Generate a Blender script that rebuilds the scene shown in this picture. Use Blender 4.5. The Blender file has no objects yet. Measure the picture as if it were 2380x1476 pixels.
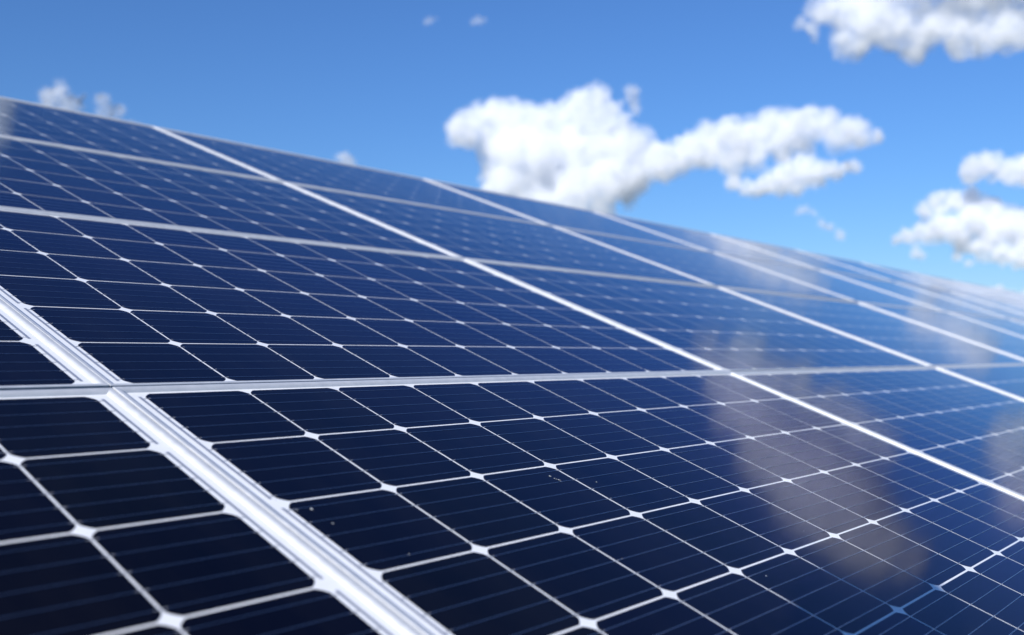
import bpy, bmesh, math, random
import numpy as np
from mathutils import Vector, Matrix, noise

random.seed(7)
S = bpy.context.scene
COL = S.collection

# ------------------------------------------------------------------ camera
TILT = math.radians(20.659)                 # slope of the array
ZH = 0.800                                  # height of the array's origin (a crossing of two seams)
CT, ST = math.cos(TILT), math.sin(TILT)
EX, EV, EN = Vector((1, 0, 0)), Vector((0, CT, ST)), Vector((0, -ST, CT))
ORG = Vector((0, 0, ZH))
def W(u, v, n=0.0):                         # array coordinates (along, up the slope, off the glass) to world
    return ORG + EX * float(u) + EV * float(v) + EN * float(n)

cam_right = Vector((0.641578, -0.767058, 0.000178))
cam_down = Vector((0.029232, 0.024218, -0.999279))
cam_fwd = Vector((0.766501, 0.641121, 0.037960))
cam_loc = Vector((-0.640906, -1.199469, 0.043708)) + ORG
cam = bpy.data.cameras.new('camera')
cam.sensor_width = 36.0
cam.lens = 2308.47 / 2380 * 36.0
cam.clip_start = 0.02
cam.clip_end = 60000
cam.dof.use_dof = True
cam.dof.focus_distance = 1.55
cam.dof.aperture_fstop = 3.1
cam.dof.aperture_blades = 9
cam_ob = bpy.data.objects.new('camera', cam)
m3 = Matrix((cam_right, -cam_down, -cam_fwd)).transposed()
cam_ob.matrix_world = Matrix.Translation(cam_loc) @ m3.to_4x4()
COL.objects.link(cam_ob)
S.camera = cam_ob

# ------------------------------------------------------------------ sky and sun
SUN_AZ, SUN_EL = math.radians(-101.6), math.radians(28.0)
sun_dir = Vector((math.sin(SUN_AZ) * math.cos(SUN_EL), math.cos(SUN_AZ) * math.cos(SUN_EL), math.sin(SUN_EL)))
wd = bpy.data.worlds.new('World')
S.world = wd
wd.use_nodes = True
nt = wd.node_tree
bg = nt.nodes['Background']
sky = nt.nodes.new('ShaderNodeTexSky')
sky.sky_type = 'NISHITA'
sky.sun_disc = False
sky.sun_elevation = SUN_EL
sky.sun_rotation = SUN_AZ % (2 * math.pi)
sky.altitude = 0
sky.air_density = 1.3
sky.dust_density = 0.0
sky.ozone_density = 10.0
wb = nt.nodes.new('ShaderNodeMix')          # white balance of the photograph
wb.data_type = 'RGBA'; wb.blend_type = 'MULTIPLY'
wb.inputs[0].default_value = 1.0
wb.inputs[7].default_value = (0.86, 0.95, 1.14, 1)
nt.links.new(sky.outputs[0], wb.inputs[6])
nt.links.new(wb.outputs[2], bg.inputs[0])
bg.inputs[1].default_value = 0.082
sl = bpy.data.lights.new('sun', 'SUN')
sl.energy = 5.0
sl.angle = math.radians(0.53)
sl.color = (1.0, 0.98, 0.96)
so = bpy.data.objects.new('sun', sl)
so.rotation_euler = sun_dir.to_track_quat('Z', 'Y').to_euler()
so.location = (-20, -10, 30)
COL.objects.link(so)

S.view_settings.view_transform = 'Standard'
S.view_settings.look = 'None'
S.view_settings.gamma = 1.0
S.view_settings.use_curve_mapping = False
S.view_settings.exposure = 0.42
cy = S.cycles
cy.use_denoising = True
cy.denoiser = 'OPENIMAGEDENOISE'
cy.denoising_input_passes = 'RGB_ALBEDO_NORMAL'
cy.max_bounces = 32
cy.volume_bounces = 28
cy.transparent_max_bounces = 16
cy.caustics_reflective = False
cy.caustics_refractive = False

# ------------------------------------------------------------------ helpers
def link_obj(name, mesh, parent=None, mat=None):
    o = bpy.data.objects.new(name, mesh)
    COL.objects.link(o)
    if mat is not None and not mesh.materials:
        mesh.materials.append(mat)
    if parent is not None:
        o.parent = parent
    return o

def mesh_from(name, verts, faces, mats=(), mat_ids=None, smooth=False, sharp=None):
    me = bpy.data.meshes.new(name)
    me.from_pydata(verts, [], faces)
    for m in mats:
        me.materials.append(m)
    if mat_ids is not None:
        me.polygons.foreach_set('material_index', mat_ids)
    if smooth:
        me.polygons.foreach_set('use_smooth', [True] * len(me.polygons))
        if sharp:
            me.set_sharp_from_angle(angle=math.radians(sharp))
    me.update()
    return me

def tag(o, label=None, cat=None, group=None, kind=None):
    if label: o['label'] = label
    if cat: o['category'] = cat
    if group: o['group'] = group
    if kind: o['kind'] = kind
    return o

def material(name):
    m = bpy.data.materials.new(name)
    m.use_nodes = True
    return m, m.node_tree.nodes, m.node_tree.links, m.node_tree.nodes['Principled BSDF']

def ramp(N, L, src, p0, c0, p1, c1):
    r = N.new('ShaderNodeValToRGB')
    r.color_ramp.elements[0].position, r.color_ramp.elements[0].color = p0, c0
    r.color_ramp.elements[1].position, r.color_ramp.elements[1].color = p1, c1
    L.new(src, r.inputs[0])
    return r

def tex_noise(N, L, scale, detail=4.0, rough=0.55, coord='Object'):
    tc = N.new('ShaderNodeTexCoord')
    n = N.new('ShaderNodeTexNoise')
    n.inputs['Scale'].default_value = scale
    n.inputs['Detail'].default_value = detail
    n.inputs['Roughness'].default_value = rough
    L.new(tc.outputs[coord], n.inputs['Vector'])
    return n

# ------------------------------------------------------------------ materials
GLASS_IOR, GLASS_ROUGH = 1.27, 0.075
def glass_front(b):                          # the laminated solar glass over cells, ribbons and back sheet
    b.inputs['Coat Weight'].default_value = 1.0
    b.inputs['Coat IOR'].default_value = GLASS_IOR
    b.inputs['Coat Roughness'].default_value = GLASS_ROUGH

def dusty(m, N, L, b):                       # a thin film of dust on the glass, dull only where light strikes it
    out = m.node_tree.get_output_node('ALL')
    df = N.new('ShaderNodeBsdfDiffuse')
    df.inputs['Color'].default_value = (0.36, 0.34, 0.33, 1)
    nz = tex_noise(N, L, 3.0, 6, .65, 'Object')
    geo = N.new('ShaderNodeNewGeometry')
    mp = N.new('ShaderNodeMapping')              # rain has drawn it out down the slope
    mp.inputs['Scale'].default_value = (3.2, .7, .7)
    L.new(geo.outputs['Position'], mp.inputs['Vector'])
    L.new(mp.outputs[0], nz.inputs['Vector'])
    mr = N.new('ShaderNodeMapRange')
    mr.inputs['From Min'].default_value = .3; mr.inputs['From Max'].default_value = .75
    mr.inputs['To Min'].default_value = .0008; mr.inputs['To Max'].default_value = .013
    L.new(nz.outputs[0], mr.inputs[0])
    mx = N.new('ShaderNodeMixShader')
    L.new(mr.outputs[0], mx.inputs[0]); L.new(b.outputs[0], mx.inputs[1]); L.new(df.outputs[0], mx.inputs[2])
    L.new(mx.outputs[0], out.inputs['Surface'])

def mat_cell():
    m, N, L, b = material('silicon_cell')
    oi = N.new('ShaderNodeObjectInfo')
    r = ramp(N, L, oi.outputs['Random'], 0.0, (0.0002, 0.0040, 0.009, 1), 1.0, (0.0007, 0.0110, 0.027, 1))
    nz = tex_noise(N, L, 900, 2)
    mx = N.new('ShaderNodeMix'); mx.data_type = 'RGBA'; mx.blend_type = 'MULTIPLY'
    mx.inputs[0].default_value = 0.15
    L.new(r.outputs[0], mx.inputs[6]); L.new(nz.outputs[0], mx.inputs[7])
    L.new(mx.outputs[2], b.inputs['Base Color'])
    b.inputs['Metallic'].default_value = 1.0          # silicon under its blue nitride film
    b.inputs['Roughness'].default_value = 0.16
    b.inputs['Specular Tint'].default_value = (0.0, 0.24, 0.55, 1)
    glass_front(b)
    b.inputs['Coat Weight'].default_value = 0.74
    dusty(m, N, L, b)
    return m

def mat_sheet():
    m, N, L, b = material('white_back_sheet')
    nz = tex_noise(N, L, 30, 3)
    r = ramp(N, L, nz.outputs[0], 0.3, (0.76, 0.76, 0.76, 1), 0.7, (0.82, 0.82, 0.815, 1))
    L.new(r.outputs[0], b.inputs['Base Color'])
    b.inputs['Roughness'].default_value = 0.7
    b.inputs['Specular IOR Level'].default_value = 0.1
    glass_front(b)
    return m

def mat_ribbon(name, col, rough):
    m, N, L, b = material(name)
    b.inputs['Base Color'].default_value = (*col, 1)
    b.inputs['Metallic'].default_value = 1.0
    b.inputs['Roughness'].default_value = rough
    glass_front(b)
    return m

def mat_glint():  # pale ribbon stretches near the cell edges, their glint put into the colour
    m, N, L, b = material('painted_glint')
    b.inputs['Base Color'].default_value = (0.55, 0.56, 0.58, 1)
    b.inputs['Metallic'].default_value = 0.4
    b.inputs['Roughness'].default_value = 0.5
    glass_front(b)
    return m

def mat_frame():
    m, N, L, b = material('anodised_aluminium')
    nz = tex_noise(N, L, 60, 5)
    r = ramp(N, L, nz.outputs[0], 0.3, (0.57, 0.58, 0.59, 1), 0.7, (0.65, 0.655, 0.66, 1))
    L.new(r.outputs[0], b.inputs['Base Color'])
    r2 = ramp(N, L, nz.outputs[0], 0.3, (0.36,) * 3 + (1,), 0.7, (0.46,) * 3 + (1,))
    L.new(r2.outputs[0], b.inputs['Roughness'])
    b.inputs['Metallic'].default_value = 0.3
    return m

def mat_plain(name, col, rough=0.8, scale=8.0, var=0.25, metal=0.0):
    m, N, L, b = material(name)
    nz = tex_noise(N, L, scale, 5)
    r = ramp(N, L, nz.outputs[0], 0.25, tuple(c * (1 - var) for c in col) + (1,), 0.75, tuple(c * (1 + var) for c in col) + (1,))
    L.new(r.outputs[0], b.inputs['Base Color'])
    b.inputs['Roughness'].default_value = rough
    b.inputs['Metallic'].default_value = metal
    return m

def mat_cloud(name, density, size):
    m = bpy.data.materials.new(name)
    m.use_nodes = True
    N, L = m.node_tree.nodes, m.node_tree.links
    N.clear()
    out = N.new('ShaderNodeOutputMaterial')
    vol = N.new('ShaderNodeVolumePrincipled')
    vol.inputs['Color'].default_value = (0.968, 0.975, 0.991, 1)
    vol.inputs['Density'].default_value = density
    vol.inputs['Anisotropy'].default_value = 0.0
    nz = tex_noise(N, L, 1.0 / size, 6, .62)
    mr = N.new('ShaderNodeMapRange')
    mr.inputs['From Min'].default_value = .36; mr.inputs['From Max'].default_value = .66
    mr.inputs['To Min'].default_value = density * .15; mr.inputs['To Max'].default_value = density * 1.9
    L.new(nz.outputs[0], mr.inputs[0])
    L.new(mr.outputs[0], vol.inputs['Density'])
    L.new(vol.outputs[0], out.inputs['Volume'])
    tr = N.new('ShaderNodeBsdfTransparent')
    df = N.new('ShaderNodeBsdfDiffuse')
    df.inputs['Color'].default_value = (0.9, 0.9, 0.9, 1)
    mx = N.new('ShaderNodeMixShader')
    mx.inputs[0].default_value = 0.02
    L.new(tr.outputs[0], mx.inputs[1]); L.new(df.outputs[0], mx.inputs[2])
    L.new(mx.outputs[0], out.inputs['Surface'])
    return m

M_CELL, M_SHEET, M_FRAME, M_GLINT = mat_cell(), mat_sheet(), mat_frame(), mat_glint()
M_RIB = mat_ribbon('tinned_ribbon', (0.31, 0.34, 0.41), 0.40)
M_BUS = mat_ribbon('bus_ribbon', (0.42, 0.44, 0.50), 0.5)
M_BUS.node_tree.nodes['Principled BSDF'].inputs['Metallic'].default_value = 0.55

# ------------------------------------------------------------------ ground and rack under the panels
gm = mat_plain('meadow_soil', (0.075, 0.085, 0.035), 0.95, 0.6, 0.4)
R_ = 25000
ground = link_obj('ground', mesh_from('ground', [(-R_, -R_, 0), (R_, -R_, 0), (R_, R_, 0), (-R_, R_, 0)], [(0, 1, 2, 3)]), mat=gm)
tag(ground, kind='structure')

# ------------------------------------------------------------------ solar panels
MU, MV = 1.65135, 0.97905                            # panel pitch along the row and up the slope
CU, CV = 0.159, 0.159 * 0.98999                  # cell pitch
GU, GV = 0.0030, 0.0032                      # gaps between cells
JU, JV = 0.0014, 0.0060                      # joints between neighbouring frames
LIP = 0.0108                                 # width of the frame's lip over the glass
HT = 0.0045                                  # lip height over the cells
MARG_U, MARG_V = (MU - 10 * CU) / 2, (MV - 6 * CV) / 2
CHAM = 0.0110

def cell_outline():
    a, b = CU / 2 - GU / 2, CV / 2 - GV / 2
    pts = []
    for sx, sy, flip in ((1, -1, 0), (1, 1, 1), (-1, 1, 0), (-1, -1, 1)):
        arc = []
        for t in (0.0, 0.33, 0.67, 1.0):
            bulge = 0.0011 * (1 - (2 * t - 1) ** 2)
            arc.append((sx * (a - CHAM * (1 - t) + bulge * 0.7), sy * (b - CHAM * t + bulge * 0.7)))
        pts += arc[::-1] if flip else arc
    return pts

def cell_geometry(cx, cy, base=0):
    o = cell_outline()
    n = len(o)
    v = [(cx + x, cy + y, 0.0) for x, y in o] + [(cx + x, cy + y, -0.00012) for x, y in o]
    f = [tuple(base + i for i in range(n))]
    f += [(base + i, base + n + i, base + n + (i + 1) % n, base + (i + 1) % n) for i in range(n)]
    return v, f
v_, f_ = cell_geometry(0, 0)
ME_CELL = mesh_from('cell', v_, f_, [M_CELL])
vv, ff = [], []
for j in range(6):
    for i in range(10):
        v_, f_ = cell_geometry(MARG_U + (i + .5) * CU, MARG_V + (j + .5) * CV, len(vv))
        vv += v_; ff += f_
ME_CELLS = mesh_from('cells', vv, ff, [M_CELL])

RW = 0.0010
def ribbon_geometry(y, base=0):              # one tinned strip that runs over a string of ten cells and dips between them
    v, f, ids = [], [], []
    xs = []
    for i in range(10):
        x0 = MARG_U + i * CU + GU / 2
        x1 = MARG_U + (i + 1) * CU - GU / 2
        s = 0.0045
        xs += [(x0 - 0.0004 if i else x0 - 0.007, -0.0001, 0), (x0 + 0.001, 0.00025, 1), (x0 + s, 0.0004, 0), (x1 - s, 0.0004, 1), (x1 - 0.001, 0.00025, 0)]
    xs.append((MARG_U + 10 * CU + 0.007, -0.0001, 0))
    for k, (x, z, mid) in enumerate(xs):
        v += [(x, y - RW / 2, z), (x, y + RW / 2, z)]
        if k + 1 < len(xs):
            a = base + 2 * k
            f.append((a, a + 2, a + 3, a + 1)); ids.append(mid)
    return v, f, ids
RIB_Y = [MARG_V + j * CV + GV / 2 + (CV - GV) * (k + 0.5) / 5 for j in range(6) for k in range(5)]
ME_RIB = []
v_, f_, i_ = ribbon_geometry(0)
ME_RIBBON = mesh_from('ribbon', v_, f_, [M_RIB, M_GLINT], i_)
vv, ff, ii = [], [], []
for y in RIB_Y:
    v_, f_, i_ = ribbon_geometry(y, len(vv))
    vv += v_; ff += f_; ii += i_
ME_RIBBONS = mesh_from('ribbons', vv, ff, [M_RIB, M_GLINT], ii)

def bus_mesh(n_rows):                        # the cross ribbon at the short ends, over one or two strings
    h = n_rows * CV - 0.022
    return mesh_from('bus_ribbon', [(-.0021, 0, .0002), (.0021, 0, .0002), (.0021, h, .0002), (-.0021, h, .0002)], [(0, 1, 2, 3)], [M_BUS])
ME_BUS = {1: bus_mesh(1), 2: bus_mesh(2)}

PROFILE = [(0, -.034), (0, HT - .0006), (.0006, HT), (.0048, HT), (.0062, HT - .0003), (.0076, HT - .0010), (.0089, HT - .0021),
           (.0100, HT - .0034), (LIP, -.0003), (LIP, -.006), (.0016, -.006), (.0016, -.034)]
def rail_mesh(length):                       # an extruded frame rail along +x with mitred ends; +y points into the panel
    n = len(PROFILE)
    v = [(w, w, z) for w, z in PROFILE] + [(length - w, w, z) for w, z in PROFILE]
    f = [(i, (i + 1) % n, n + (i + 1) % n, n + i) for i in range(n)] + [tuple(range(n - 1, -1, -1)), tuple(range(n, 2 * n))]
    me = mesh_from('frame_rail', v, f, [M_FRAME], smooth=True, sharp=40)
    bm = bmesh.new(); bm.from_mesh(me); bmesh.ops.recalc_face_normals(bm, faces=bm.faces); bm.to_mesh(me); bm.free()
    return me
LU, LV = MU - JU, MV - JV
ME_RAIL_U, ME_RAIL_V = rail_mesh(LU), rail_mesh(LV)
e = 0.004
ME_SHEET = mesh_from('back_sheet', [(e, e, -.00018), (MU - e, e, -.00018), (MU - e, MV - e, -.00018), (e, MV - e, -.00018),
                                    (e, e, -.0045), (MU - e, e, -.0045), (MU - e, MV - e, -.0045), (e, MV - e, -.0045)],
                     [(0, 1, 2, 3), (7, 6, 5, 4), (0, 4, 5, 1), (1, 5, 6, 2), (2, 6, 7, 3), (3, 7, 4, 0)], [M_SHEET])

ORD = ['first', 'second', 'third', 'fourth', 'fifth', 'sixth', 'seventh', 'eighth', 'ninth', 'tenth', 'eleventh', 'twelfth', 'thirteenth']
VISIBLE = {-1: (-1, 2), 0: (-1, 5), 1: (0, 7), 2: (0, 10)}
ROWNAME = {-1: 'bottom row', 0: 'second row from the bottom', 1: 'third row from the bottom', 2: 'top row'}
SPECIAL = {
    (-1, -1): 'blue-black solar panel at the bottom left corner, below the thick white seam crossing',
    (0, -1): 'large dark solar panel in the foreground, a round shadow on its lower right',
    (1, -1): 'blue solar panel in the bottom row, right of the large dark foreground panel',
    (2, -1): 'bright blue panel at right edge, last of the bottom row, whitish cloud glare on it',
    (-1, 0): 'dark solar panel showing only a corner at left edge, above the bottom left panel',
    (0, 0): 'dark blue solar panel behind the large foreground panel, its cell grid sharp at left',
}
def panel(c, r):
    lo, hi = VISIBLE[r]
    root = bpy.data.objects.new('solar_panel', None)
    root.empty_display_size = 0.1
    COL.objects.link(root)
    rng = random.Random(c * 31 + r * 7 + 5)
    dz = rng.uniform(-.0004, .0004)
    root.location = W(c * MU, r * MV, dz)
    wob = .03 if c < 1 else .09
    root.rotation_euler = (TILT + math.radians(rng.uniform(-wob, wob)), math.radians(rng.uniform(-wob, wob)), 0)
    if (c, r) in SPECIAL:
        lab = SPECIAL[(c, r)]
    elif lo <= c <= hi:
        look = 'deep blue' if c < 2 else 'blurred blue' if c < 4 else 'blurred bright blue' if c < 7 else 'hazy pale blue'
        lab = f'{look} solar panel, {ORD[c - lo]} from the left in the {ROWNAME[r]}'
    else:
        side = 'before the left end' if c < lo else 'continuing past the right edge'
        k = (lo - c) if c < lo else (c - hi)
        lab = f'{ORD[k - 1]} blue panel {side} of the {ROWNAME[r]}'
    tag(root, lab, 'solar panel', 'solar panels of the tilted array')
    # frame
    for me, loc, rot in ((ME_RAIL_U, (JU / 2, JV / 2, 0), 0), (ME_RAIL_V, (MU - JU / 2, JV / 2, 0), 90),
                         (ME_RAIL_U, (MU - JU / 2, MV - JV / 2, 0), 180), (ME_RAIL_V, (JU / 2, MV - JV / 2, 0), 270)):
        o = link_obj('frame_rail', me, root)
        o.location = loc; o.rotation_euler = (0, 0, math.radians(rot))
    link_obj('back_sheet', ME_SHEET, root)
    if lo <= c <= hi:
        for j in range(6):
            for i in range(10):
                o = link_obj('cell', ME_CELL, root)
                o.location = (MARG_U + (i + .5) * CU, MARG_V + (j + .5) * CV, 0)
                if c < 2: o.rotation_euler = (math.radians(rng.uniform(-.06, .06)), math.radians(rng.uniform(-.06, .06)), 0)
    else:
        o = link_obj('cell', ME_CELLS, root); o['kind'] = 'stuff'
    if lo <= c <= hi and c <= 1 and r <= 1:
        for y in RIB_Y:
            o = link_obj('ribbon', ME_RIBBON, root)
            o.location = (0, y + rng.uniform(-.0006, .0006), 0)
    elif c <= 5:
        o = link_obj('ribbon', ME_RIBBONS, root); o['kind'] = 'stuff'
    if c <= 3:
        xl, xr = MARG_U - 0.0062, MU - MARG_U + 0.0062
        for x, spans in ((xl, ((0, 2), (2, 2), (4, 2))), (xr, ((0, 1), (1, 2), (3, 2), (5, 1)))):
            for j0, n in spans:
                o = link_obj('bus_ribbon', ME_BUS[n], root)
                o.location = (x, MARG_V + j0 * CV + 0.011, 0)
    return root

for r in (-1, 0, 1, 2):
    for c in range(-1, VISIBLE[r][1] + 3):
        panel(c, r)

# rack that carries the array (beams under the panels, posts into the ground)
vv, ff = [], []
def box(p0, ax, ay, az):
    b = len(vv)
    for k in range(8):
        vv.append(tuple(p0 + (ax if k & 1 else Vector()) + (ay if k & 2 else Vector()) + (az if k & 4 else Vector())))
    for q in ((0, 2, 3, 1), (4, 5, 7, 6), (0, 1, 5, 4), (2, 6, 7, 3), (0, 4, 6, 2), (1, 3, 7, 5)):
        ff.append(tuple(b + i for i in q))
for v in (-.75, -.2, .25, .75, 1.2, 1.75, 2.2, 2.7):
    box(W(-1.7, v, -.085), EX * 24, EV * .045, EN * .05)
for u in np.arange(-1.2, 21, 2.6):
    box(W(u, -.95, -.165), EX * .05, EV * 3.85, EN * .078)
    for v in (-.6, 2.4):
        t = W(u, v, -.17)
        box(Vector((t.x - .01, t.y, 0)), EX * .07, Vector((0, .07, 0)), Vector((0, 0, t.z)))
rack = link_obj('support_structure', mesh_from('rack', vv, ff, [mat_plain('galvanised_steel', (.42, .43, .44), .5, 20, .15, .7)]))
tag(rack, kind='structure')

# ------------------------------------------------------------------ clouds: true volumes far behind the array
CLOUDS = {
    'big_white': [(47.21, 12.9, 0.82), (48.09, 13.27, 1.01), (49.09, 13.44, 1.01), (50.21, 13.28, 1.11), (51.21, 13.28, 1.02), (52.21, 13.44, 0.92), (53.34, 13.66, 0.92), (54.34, 14.08, 0.87), (55.21, 14.34, 0.82), (55.83, 13.93, 0.72), (56.32, 13.44, 0.63), (55.08, 13.35, 0.92), (53.84, 12.89, 1.17), (49.09, 11.96, 1.07), (50.34, 11.84, 1.34), (51.84, 11.71, 1.51), (53.58, 11.58, 1.61), (55.32, 11.79, 1.46), (56.81, 11.76, 1.34), (57.79, 11.5, 1.09), (49.09, 10.63, 1.03), (50.34, 10.14, 1.37), (52.09, 10.01, 1.47), (53.83, 9.88, 1.47), (55.56, 9.97, 1.35), (57.05, 10.31, 1.17), (58.52, 11.0, 1.07), (59.26, 11.14, 0.92), (49.34, 9.65, 0.88), (51.34, 8.92, 1.23), (53.33, 8.66, 1.11), (55.31, 8.76, 0.88), (56.8, 9.35, 0.83), (60.23, 11.49, 1.01), (61.32, 11.86, 1.1), (62.4, 11.93, 1.1), (63.59, 12.06, 1.09), (64.77, 12.23, 1.09), (65.93, 12.45, 1.03), (66.97, 12.66, 0.93), (67.88, 12.55, 0.88), (68.78, 12.26, 0.78), (69.56, 11.98, 0.64), (70.23, 11.79, 0.41), (70.56, 11.72, 0.2), (61.19, 11.03, 0.77), (62.63, 10.97, 0.81), (64.05, 11.19, 0.81), (65.46, 11.43, 0.75), (66.85, 11.74, 0.65), (68.21, 11.73, 0.51), (69.44, 11.42, 0.23)],
    'lower_tail': [(62.62, 9.67, 0.34), (62.97, 9.58, 0.36), (63.45, 9.38, 0.38), (63.92, 9.33, 0.43), (64.39, 9.39, 0.48), (64.86, 9.51, 0.57), (65.67, 9.85, 0.8), (66.6, 10.13, 0.8), (67.4, 10.0, 0.61), (68.19, 10.0, 0.42), (68.76, 10.2, 0.35), (69.21, 10.26, 0.3), (66.13, 9.4, 0.47)],
    'wisp_above': [(56.87, 14.96, 0.26), (57.17, 14.86, 0.26), (57.26, 14.57, 0.24), (56.97, 14.53, 0.22), (57.11, 14.25, 0.22), (57.21, 13.96, 0.19), (57.28, 13.68, 0.14)],
    'upper_right': [(67.84, 18.49, 0.73), (68.86, 18.38, 1.02), (70.09, 17.93, 1.23), (71.4, 17.36, 1.16), (72.7, 17.1, 1.1), (73.55, 17.32, 0.99), (74.59, 16.66, 0.87), (75.83, 16.4, 0.9), (77.04, 16.44, 1.06), (78.03, 16.51, 1.05), (69.29, 16.92, 0.72), (69.51, 16.24, 0.32), (72.47, 16.27, 0.62), (74.37, 15.94, 0.57), (76.42, 15.69, 0.47), (67.14, 17.56, 0.32), (66.5, 17.95, 0.18), (67.25, 17.0, 0.23), (69.44, 19.29, 1.12), (71.44, 19.91, 1.5), (73.6, 20.14, 1.94), (75.88, 19.5, 2.02), (76.1, 20.18, 2.32), (78.1, 20.25, 2.59), (80.04, 20.49, 2.23), (81.63, 20.37, 1.43), (83.52, 20.08, 0.98), (74.61, 17.82, 1.08)],
    'right_upper': [(75.06, 9.7, 0.52), (75.81, 9.82, 0.61), (76.12, 10.08, 0.43), (76.82, 9.52, 0.64), (77.71, 9.51, 0.8), (78.68, 9.47, 0.84), (75.09, 9.21, 0.31)],
    'right_lower': [(72.77, 7.68, 0.45), (73.51, 7.97, 0.58), (74.25, 8.09, 0.57), (74.97, 8.04, 0.61), (75.68, 7.68, 0.69), (76.38, 7.29, 0.56), (71.35, 6.24, 0.27), (71.89, 6.35, 0.4), (72.65, 6.59, 0.53), (73.49, 6.78, 0.66), (74.33, 6.58, 0.74), (75.05, 6.99, 0.78), (76.06, 6.6, 0.94), (76.87, 6.77, 0.85), (77.65, 6.07, 1.01), (75.54, 5.69, 0.56), (76.45, 5.36, 0.64), (77.34, 5.16, 0.67), (72.31, 5.46, 0.2), (72.52, 5.23, 0.18), (74.73, 5.77, 0.48), (78.42, 5.81, 1.14), (74.41, 5.11, 0.22), (74.81, 4.82, 0.2)],
    'out_right': [(83.52, 12.26, 1.37), (85.25, 13.0, 1.63), (83.14, 10.89, 0.99), (86.04, 11.12, 1.69), (87.19, 11.92, 1.48), (82.45, 11.79, 0.68)],
    'out_left': [(24.68, 26.04, 0.77), (25.19, 26.7, 0.51), (24.39, 25.23, 0.69), (23.55, 26.38, 1.01), (22.35, 25.59, 1.25), (20.99, 24.93, 1.32), (22.78, 24.55, 0.76), (24.15, 26.69, 0.67), (19.46, 24.96, 1.12), (24.55, 27.51, 0.58)],
    'low_right': [(75.81, 3.26, 0.26), (76.21, 3.43, 0.21), (76.8, 3.01, 0.34), (77.59, 3.1, 0.38), (78.37, 2.86, 0.52), (74.78, 2.73, 0.3), (79.33, 3.16, 0.45)],
    'left_puff': [(24.98, 13.36, 0.44), (25.43, 13.48, 0.48), (25.85, 13.13, 0.53), (25.03, 12.87, 0.44), (26.37, 13.22, 0.26), (26.58, 13.53, 0.16), (25.55, 12.62, 0.41)],
    'left_puff_small': [(27.43, 13.54, 0.27), (27.76, 13.13, 0.33), (28.36, 13.03, 0.29), (27.55, 12.74, 0.29), (28.15, 12.72, 0.21)],
    'left_sliver': [(28.96, 12.28, 0.21), (29.24, 12.32, 0.17)],
    'mid_puff': [(40.39, 11.22, 0.26), (40.73, 11.09, 0.28), (40.56, 10.79, 0.28), (40.92, 10.85, 0.14)],
    'tiny_wisp_left': [(45.08, 18.66, 0.14), (45.32, 18.8, 0.16), (45.62, 18.9, 0.09)],
    'tiny_wisp_right': [(47.83, 18.71, 0.14), (48.13, 18.85, 0.19), (48.43, 18.9, 0.12)],
    'right_wisp': [(66.23, 7.94, 0.14), (66.44, 8.0, 0.19), (66.67, 8.06, 0.19), (66.92, 7.96, 0.14), (67.12, 7.81, 0.12)],
    'right_wisp_low': [(67.53, 7.18, 0.19), (67.93, 7.03, 0.19), (68.49, 6.54, 0.21), (68.34, 6.82, 0.12)],
}
CLOUD_SPEC = {   # distance in metres, optical thickness per blob radius, label
    'big_white': (1400, 2.0, 'large white puffy cloud with two lobes just above the array'),
    'lower_tail': (1380, 1.25, 'flat grey-white cloud strip under the right lobe of the large cloud'),
    'wisp_above': (1500, 0.5, 'small faint vertical wisp beside the top of the large cloud'),
    'upper_right': (1000, 1.85, 'ragged white cloud cut off by the top right corner of the sky'),
    'right_upper': (1700, 1.9, 'small white cloud at right edge, upper one of two there'),
    'right_lower': (1750, 1.9, 'long tattered white cloud at right edge, lower one of two there'),
    'out_right': (1100, 2.2, 'white cloud beyond the right edge, seen mirrored in the right panels'),
    'out_left': (900, 2.0, 'white cloud above the left edge, seen mirrored in the top left panel'),
    'low_right': (2600, 1.6, 'low pale cloud bank at the horizon behind the far end of the array'),
    'left_puff': (1600, 0.55, 'soft pale puff of cloud over the top left edge of the array'),
    'left_puff_small': (1650, 0.32, 'fainter ragged puff just right of the soft puff at top left'),
    'left_sliver': (1650, 0.7, 'tiny sliver of cloud peeping over the array near its first top seam'),
    'mid_puff': (1700, 0.6, 'small round cloud puff alone above the array, left of the large cloud'),
    'tiny_wisp_left': (1500, 0.16, 'tiny faint cloud streak high in the sky, left one of two'),
    'tiny_wisp_right': (1500, 0.22, 'tiny faint cloud streak high in the sky, right one of two'),
    'right_wisp': (1700, 0.3, 'tiny faint cloud speck between the large cloud tail and the array'),
    'right_wisp_low': (1700, 0.5, 'faint broken wisp low above the array, left of the tattered cloud'),
}
M_TEX = {}
def cloud_tex(scale, depth):
    key = (scale, depth)
    if key not in M_TEX:
        t = bpy.data.textures.new('billow', 'CLOUDS')
        t.noise_scale = scale; t.noise_depth = depth; t.noise_basis = 'ORIGINAL_PERLIN'
        M_TEX[key] = t
    return M_TEX[key]

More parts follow.
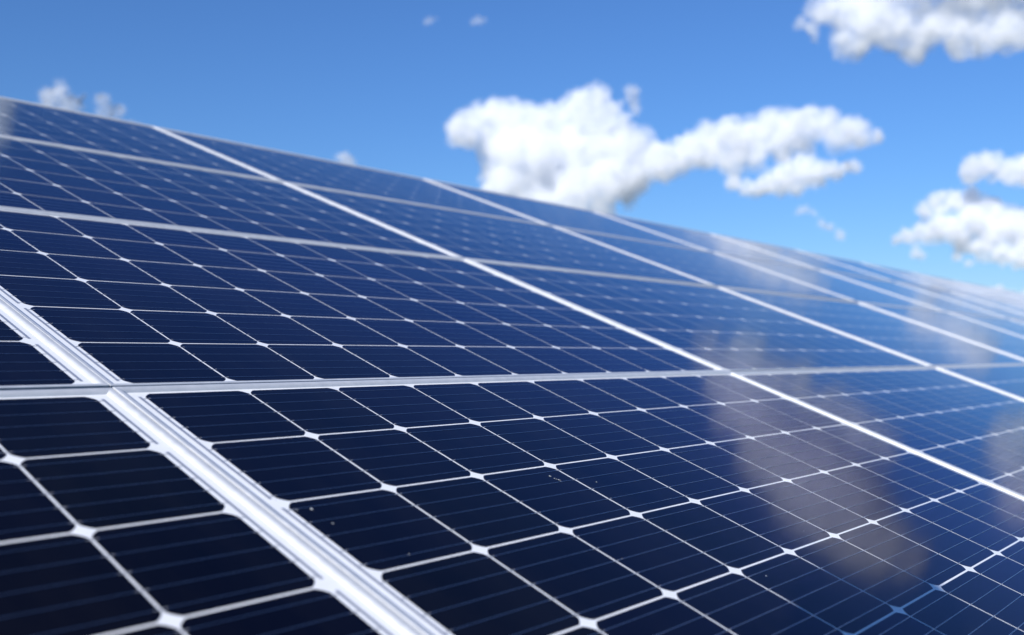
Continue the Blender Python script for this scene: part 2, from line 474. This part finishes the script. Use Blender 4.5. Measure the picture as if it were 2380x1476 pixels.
def make_cloud(key):
    dist, tau, label = CLOUD_SPEC[key]
    rng = random.Random(sum(map(ord, key)))
    bl = CLOUDS[key]
    pts, rads = [], []
    for az, el, ra in bl:
        a, e2 = math.radians(az), math.radians(el)
        d = Vector((math.sin(a) * math.cos(e2), math.cos(a) * math.cos(e2), math.sin(e2)))
        pts.append(d * dist); rads.append(math.tan(math.radians(ra)) * dist)
    cen = sum(pts, Vector()) / len(pts)
    axis = cen.normalized()
    rmean = sum(rads) / len(rads)
    pts = [p + axis * rng.uniform(-.6, .6) * rmean for p in pts]
    def body(name, grow, rough, knobs, dens):
        bm = bmesh.new()
        def ball(p, r):
            bmesh.ops.create_icosphere(bm, subdivisions=2, radius=1.0, matrix=Matrix.Translation(p - cen) @ Matrix.Diagonal((r, r, r, 1)))
        for p, r in zip(pts, rads):
            ball(p, r * grow)
            for k in range(knobs):
                q = Vector((rng.gauss(0, 1), rng.gauss(0, 1), rng.gauss(0, 1))).normalized()
                ball(p + q * r * grow * .8, r * rng.uniform(.25, .48))
        tmp_me = bpy.data.meshes.new('tmp'); bm.to_mesh(tmp_me); bm.free()
        tmp = bpy.data.objects.new('tmp', tmp_me); COL.objects.link(tmp)
        rm = tmp.modifiers.new('a', 'REMESH'); rm.mode = 'VOXEL'; rm.voxel_size = max(rmean * .085, 0.6)
        sm = tmp.modifiers.new('s', 'SMOOTH'); sm.factor = .5; sm.iterations = 2
        for sc_, st in ((1.7, .9), (.6, .40), (.22, .20)):
            dm = tmp.modifiers.new('d', 'DISPLACE'); dm.texture = cloud_tex(round(rmean * sc_, 1), 3)
            dm.strength = rmean * st * rough * (1.0 if tau > 1.8 else 1.5 if tau > 1.2 else 2.0); dm.mid_level = .5; dm.texture_coords = 'LOCAL'
        dg = bpy.context.evaluated_depsgraph_get()
        me = bpy.data.meshes.new_from_object(tmp.evaluated_get(dg))
        me.name = name
        bpy.data.objects.remove(tmp)
        me.materials.clear()
        return link_obj(name, me, None, mat_cloud(name + '_' + key, dens / rmean, rmean * .8))
    o = body('cloud', .90, 1.2, 4, tau * .44)
    o.location = cam_loc + cen
    tag(o, label, 'cloud', 'clouds in the blue sky')
    v = body('cloud_veil', 1.17, 2.1, 4, tau * .34)
    v.parent = o
    return o
for key in CLOUDS:
    make_cloud(key)

# ------------------------------------------------------------------ a bystander behind the viewpoint, whose head throws the round shadow
CF, CR, CUP = cam_fwd, cam_right, -cam_down      # axes of the viewpoint
F_ = Vector((.985, -.174, 0)).normalized()       # the way the person faces
RT = Vector((F_.y, -F_.x, 0))
UP = Vector((0, 0, 1))
shadow_at = W(.622, -.797)
Lh = 2.28
HEAD = shadow_at + sun_dir * Lh
def skin_figure(name, joints, edges, mat, parent=None, sub=2):
    me = bpy.data.meshes.new(name)
    me.from_pydata([tuple(j[0]) for j in joints], edges, [])
    o = bpy.data.objects.new(name, me); COL.objects.link(o)
    o.modifiers.new('skin', 'SKIN')
    for d, j in zip(me.skin_vertices[0].data, joints):
        d.radius = j[1] if isinstance(j[1], tuple) else (j[1], j[1])
    me.skin_vertices[0].data[0].use_root = True
    s = o.modifiers.new('sub', 'SUBSURF'); s.levels = sub; s.render_levels = sub
    dg = bpy.context.evaluated_depsgraph_get()
    me2 = bpy.data.meshes.new_from_object(o.evaluated_get(dg)); me2.name = name
    bpy.data.objects.remove(o)
    me2.polygons.foreach_set('use_smooth', [True] * len(me2.polygons))
    r = link_obj(name, me2, parent)
    me2.materials.clear(); me2.materials.append(mat)
    return r
M_SKIN = mat_plain('skin', (.42, .26, .19), .55, 30, .08)
M_JACKET = mat_plain('dark_jacket', (.03, .035, .045), .85, 40, .3)
M_TROUSER = mat_plain('dark_trousers', (.04, .045, .06), .9, 40, .3)
M_HAIR = mat_plain('brown_hair', (.035, .022, .015), .6, 90, .4)
M_BLACK = mat_plain('black_rubber', (.015, .015, .016), .5, 60, .2)
foot = Vector((HEAD.x, HEAD.y, 0)) - F_ * .13
person = bpy.data.objects.new('person', None); person.location = foot; COL.objects.link(person)
tag(person, 'person in a dark jacket whose head throws the round shadow at lower right', 'person')
def P(r, f, z): return RT * r + F_ * f + UP * z
hz = HEAD.z
sh = hz - .235
hipz = hz * .565
grip = lambda s: P(s * .27, .03, hipz - .04)
J = [(P(0, 0, hipz), .105), (P(0, .01, hipz + .22), .100), (P(0, 0, sh - .06), .105), (P(0, .03, sh + .06), .066),
     (P(0, .075, hz - .135), .060), (P(0, .13, hz - .075), .086), (P(0, .14, hz - .01), .104), (P(0, .125, hz + .08), .100)]
E = [(0, 1), (1, 2), (2, 3), (3, 4), (4, 5), (5, 6), (6, 7)]
for s in (-1, 1):
    b = len(J)
    el_ = P(s * .255, -.02, sh - .30)
    J += [(P(s * .15, 0, sh - .04), .050), (el_, .040), (grip(s) + (el_ - grip(s)).normalized() * .07, .028), (grip(s), .032)]
    E += [(2, b), (b, b + 1), (b + 1, b + 2), (b + 2, b + 3)]
    b = len(J)
    J += [(P(s * .09, 0, hipz - .08), .088), (P(s * .11, .02, hz * .30), .058), (P(s * .12, 0, .09), .042), (P(s * .13, .12, .04), (.042, .034))]
    E += [(0, b), (b, b + 1), (b + 1, b + 2), (b + 2, b + 3)]
body = skin_figure('body', J, E, M_SKIN, person)
# clothing: jacket and trousers follow the body
T = [(P(0, 0, hipz - .15), .175), (P(0, 0, hipz + .02), .165), (P(0, .01, hipz + .22), .148), (P(0, 0, sh - .06), .155), (P(0, .02, sh + .075), .090)]
skin_figure('jacket', T, [(0, 1), (1, 2), (2, 3), (3, 4)], M_JACKET, person)
for s in (-1, 1):
    el_ = P(s * .255, -.02, sh - .30)
    T = [(P(s * .07, 0, sh - .06), .085), (P(s * .185, 0, sh - .06), .080), (el_, .060), (grip(s) + (el_ - grip(s)).normalized() * .085, .042)]
    skin_figure('sleeve', T, [(0, 1), (1, 2), (2, 3)], M_JACKET, person)
for s in (-1, 1):
    T = [(P(s * .06, 0, hipz + .06), .115), (P(s * .085, 0, hipz - .12), .118), (P(s * .11, .02, hz * .30), .080), (P(s * .12, 0, .07), .064)]
    skin_figure('trouser_leg', T, [(0, 1), (1, 2), (2, 3)], M_TROUSER, person)
def bead(name, r, f, z, size, mat):
    bm = bmesh.new()
    bmesh.ops.create_uvsphere(bm, u_segments=14, v_segments=10, radius=1.0, matrix=Matrix.Translation(P(r, f, z)) @ Matrix((RT, F_, UP)).transposed().to_4x4() @ Matrix.Diagonal((*size, 1)))
    me = bpy.data.meshes.new(name); bm.to_mesh(me); bm.free()
    me.polygons.foreach_set('use_smooth', [True] * len(me.polygons))
    return link_obj(name, me, person, mat)
M_EYE = mat_plain('eye_white', (.7, .7, .68), .3, 50, .05)
M_LIP = mat_plain('lips', (.36, .15, .13), .5, 50, .1)
for s in (-1, 1):
    bead('eye', s * .032, .215, hz + .005, (.014, .010, .009), M_EYE)
    bead('iris', s * .032, .2245, hz + .003, (.006, .004, .006), M_BLACK)
    bead('eyebrow', s * .033, .219, hz + .026, (.018, .008, .004), M_HAIR)
    bead('ear', s * .083, .125, hz - .005, (.010, .020, .032), M_SKIN)
bead('nose', 0, .228, hz - .025, (.013, .020, .024), M_SKIN)
bead('mouth', 0, .212, hz - .062, (.024, .010, .007), M_LIP)
bm = bmesh.new()
bmesh.ops.create_uvsphere(bm, u_segments=24, v_segments=16, radius=1.0, matrix=Matrix.Translation(P(0, .108, hz + .038)) @ Matrix((RT, F_, UP)).transposed().to_4x4() @ Matrix.Diagonal((.088, .108, .094, 1)))
me = bpy.data.meshes.new('hair'); bm.to_mesh(me); bm.free()
me.polygons.foreach_set('use_smooth', [True] * len(me.polygons))
link_obj('hair', me, person, M_HAIR)
for s in (-1, 1):                            # shoes and relaxed hands
    bead('palm', s * .27, .03, hipz - .055, (.016, .042, .048), M_SKIN)
    T = [(P(s * .12, -.05, .05), (.045, .04)), (P(s * .13, .08, .045), (.046, .036)), (P(s * .135, .17, .035), (.038, .026))]
    skin_figure('shoe', T, [(0, 1), (1, 2)], M_BLACK, person, 1)
    for k in range(4):
        base = grip(s) + F_ * (.027 - .018 * k) - UP * .02
        ln = (.92, 1.0, .96, .8)[k]
        q = [(base, .009), (base - UP * .042 * ln + F_ * .004, .0085), (base - UP * .068 * ln - RT * s * .006 + F_ * .004, .008), (base - UP * .088 * ln - RT * s * .018, .007)]
        skin_figure('finger', q, [(0, 1), (1, 2), (2, 3)], M_SKIN, person, 1)
    q = [(grip(s) + F_ * .02, .012), (grip(s) + F_ * .045 - UP * .03 - RT * s * .01, .010), (grip(s) + F_ * .05 - UP * .058 - RT * s * .014, .009)]
    skin_figure('thumb', q, [(0, 1), (1, 2)], M_SKIN, person, 1)

# ------------------------------------------------------------------ specks and a dried splash on the foreground glass
M_DIRT = mat_plain('dried_dirt', (.42, .43, .42), .8, 400, .3)
fore = next(o for o in COL.objects if o.get('label') == SPECIAL[(0, -1)])
def blot(name, pts):
    v, f = [], []
    rg = random.Random(len(pts))
    for x, y, r in pts:
        b = len(v); n = 9
        v.append((x, y, .0009))
        for k in range(n):
            a = 2 * math.pi * k / n; rr = r * rg.uniform(.7, 1.25)
            v.append((x + rr * math.cos(a), y + rr * math.sin(a), .0004))
        f += [(b, b + 1 + k, b + 1 + (k + 1) % n) for k in range(n)]
    return link_obj(name, mesh_from(name, v, f, [M_DIRT], smooth=True), fore)
blot('dirt_splash', [(0.4720, 0.6176, 0.0017), (0.4727, 0.6097, 0.0012), (0.4742, 0.6073, 0.0009), (0.4765, 0.6046, 0.0015), (0.4759, 0.6006, 0.0009), ])
blot('dirt_speck', [(0.5396, 0.5833, 0.0011)])
blot('dirt_speck', [(0.0558, 0.6249, 0.0021)])
blot('dirt_speck', [(0.0380, 0.6275, 0.0011)])
blot('dirt_speck', [(0.7766, 0.3607, 0.0006)])
blot('dirt_speck', [(0.8164, 0.9998, 0.0005)])
blot('dirt_speck', [(0.0276, 0.6532, 0.0008)])
blot('dirt_speck', [(0.0584, 0.5902, 0.0011)])
blot('dirt_speck', [(0.3628, 0.4113, 0.0007)])
blot('dirt_speck', [(0.5436, 0.3063, 0.0011)])
blot('dirt_speck', [(0.0971, 0.5080, 0.0009)])
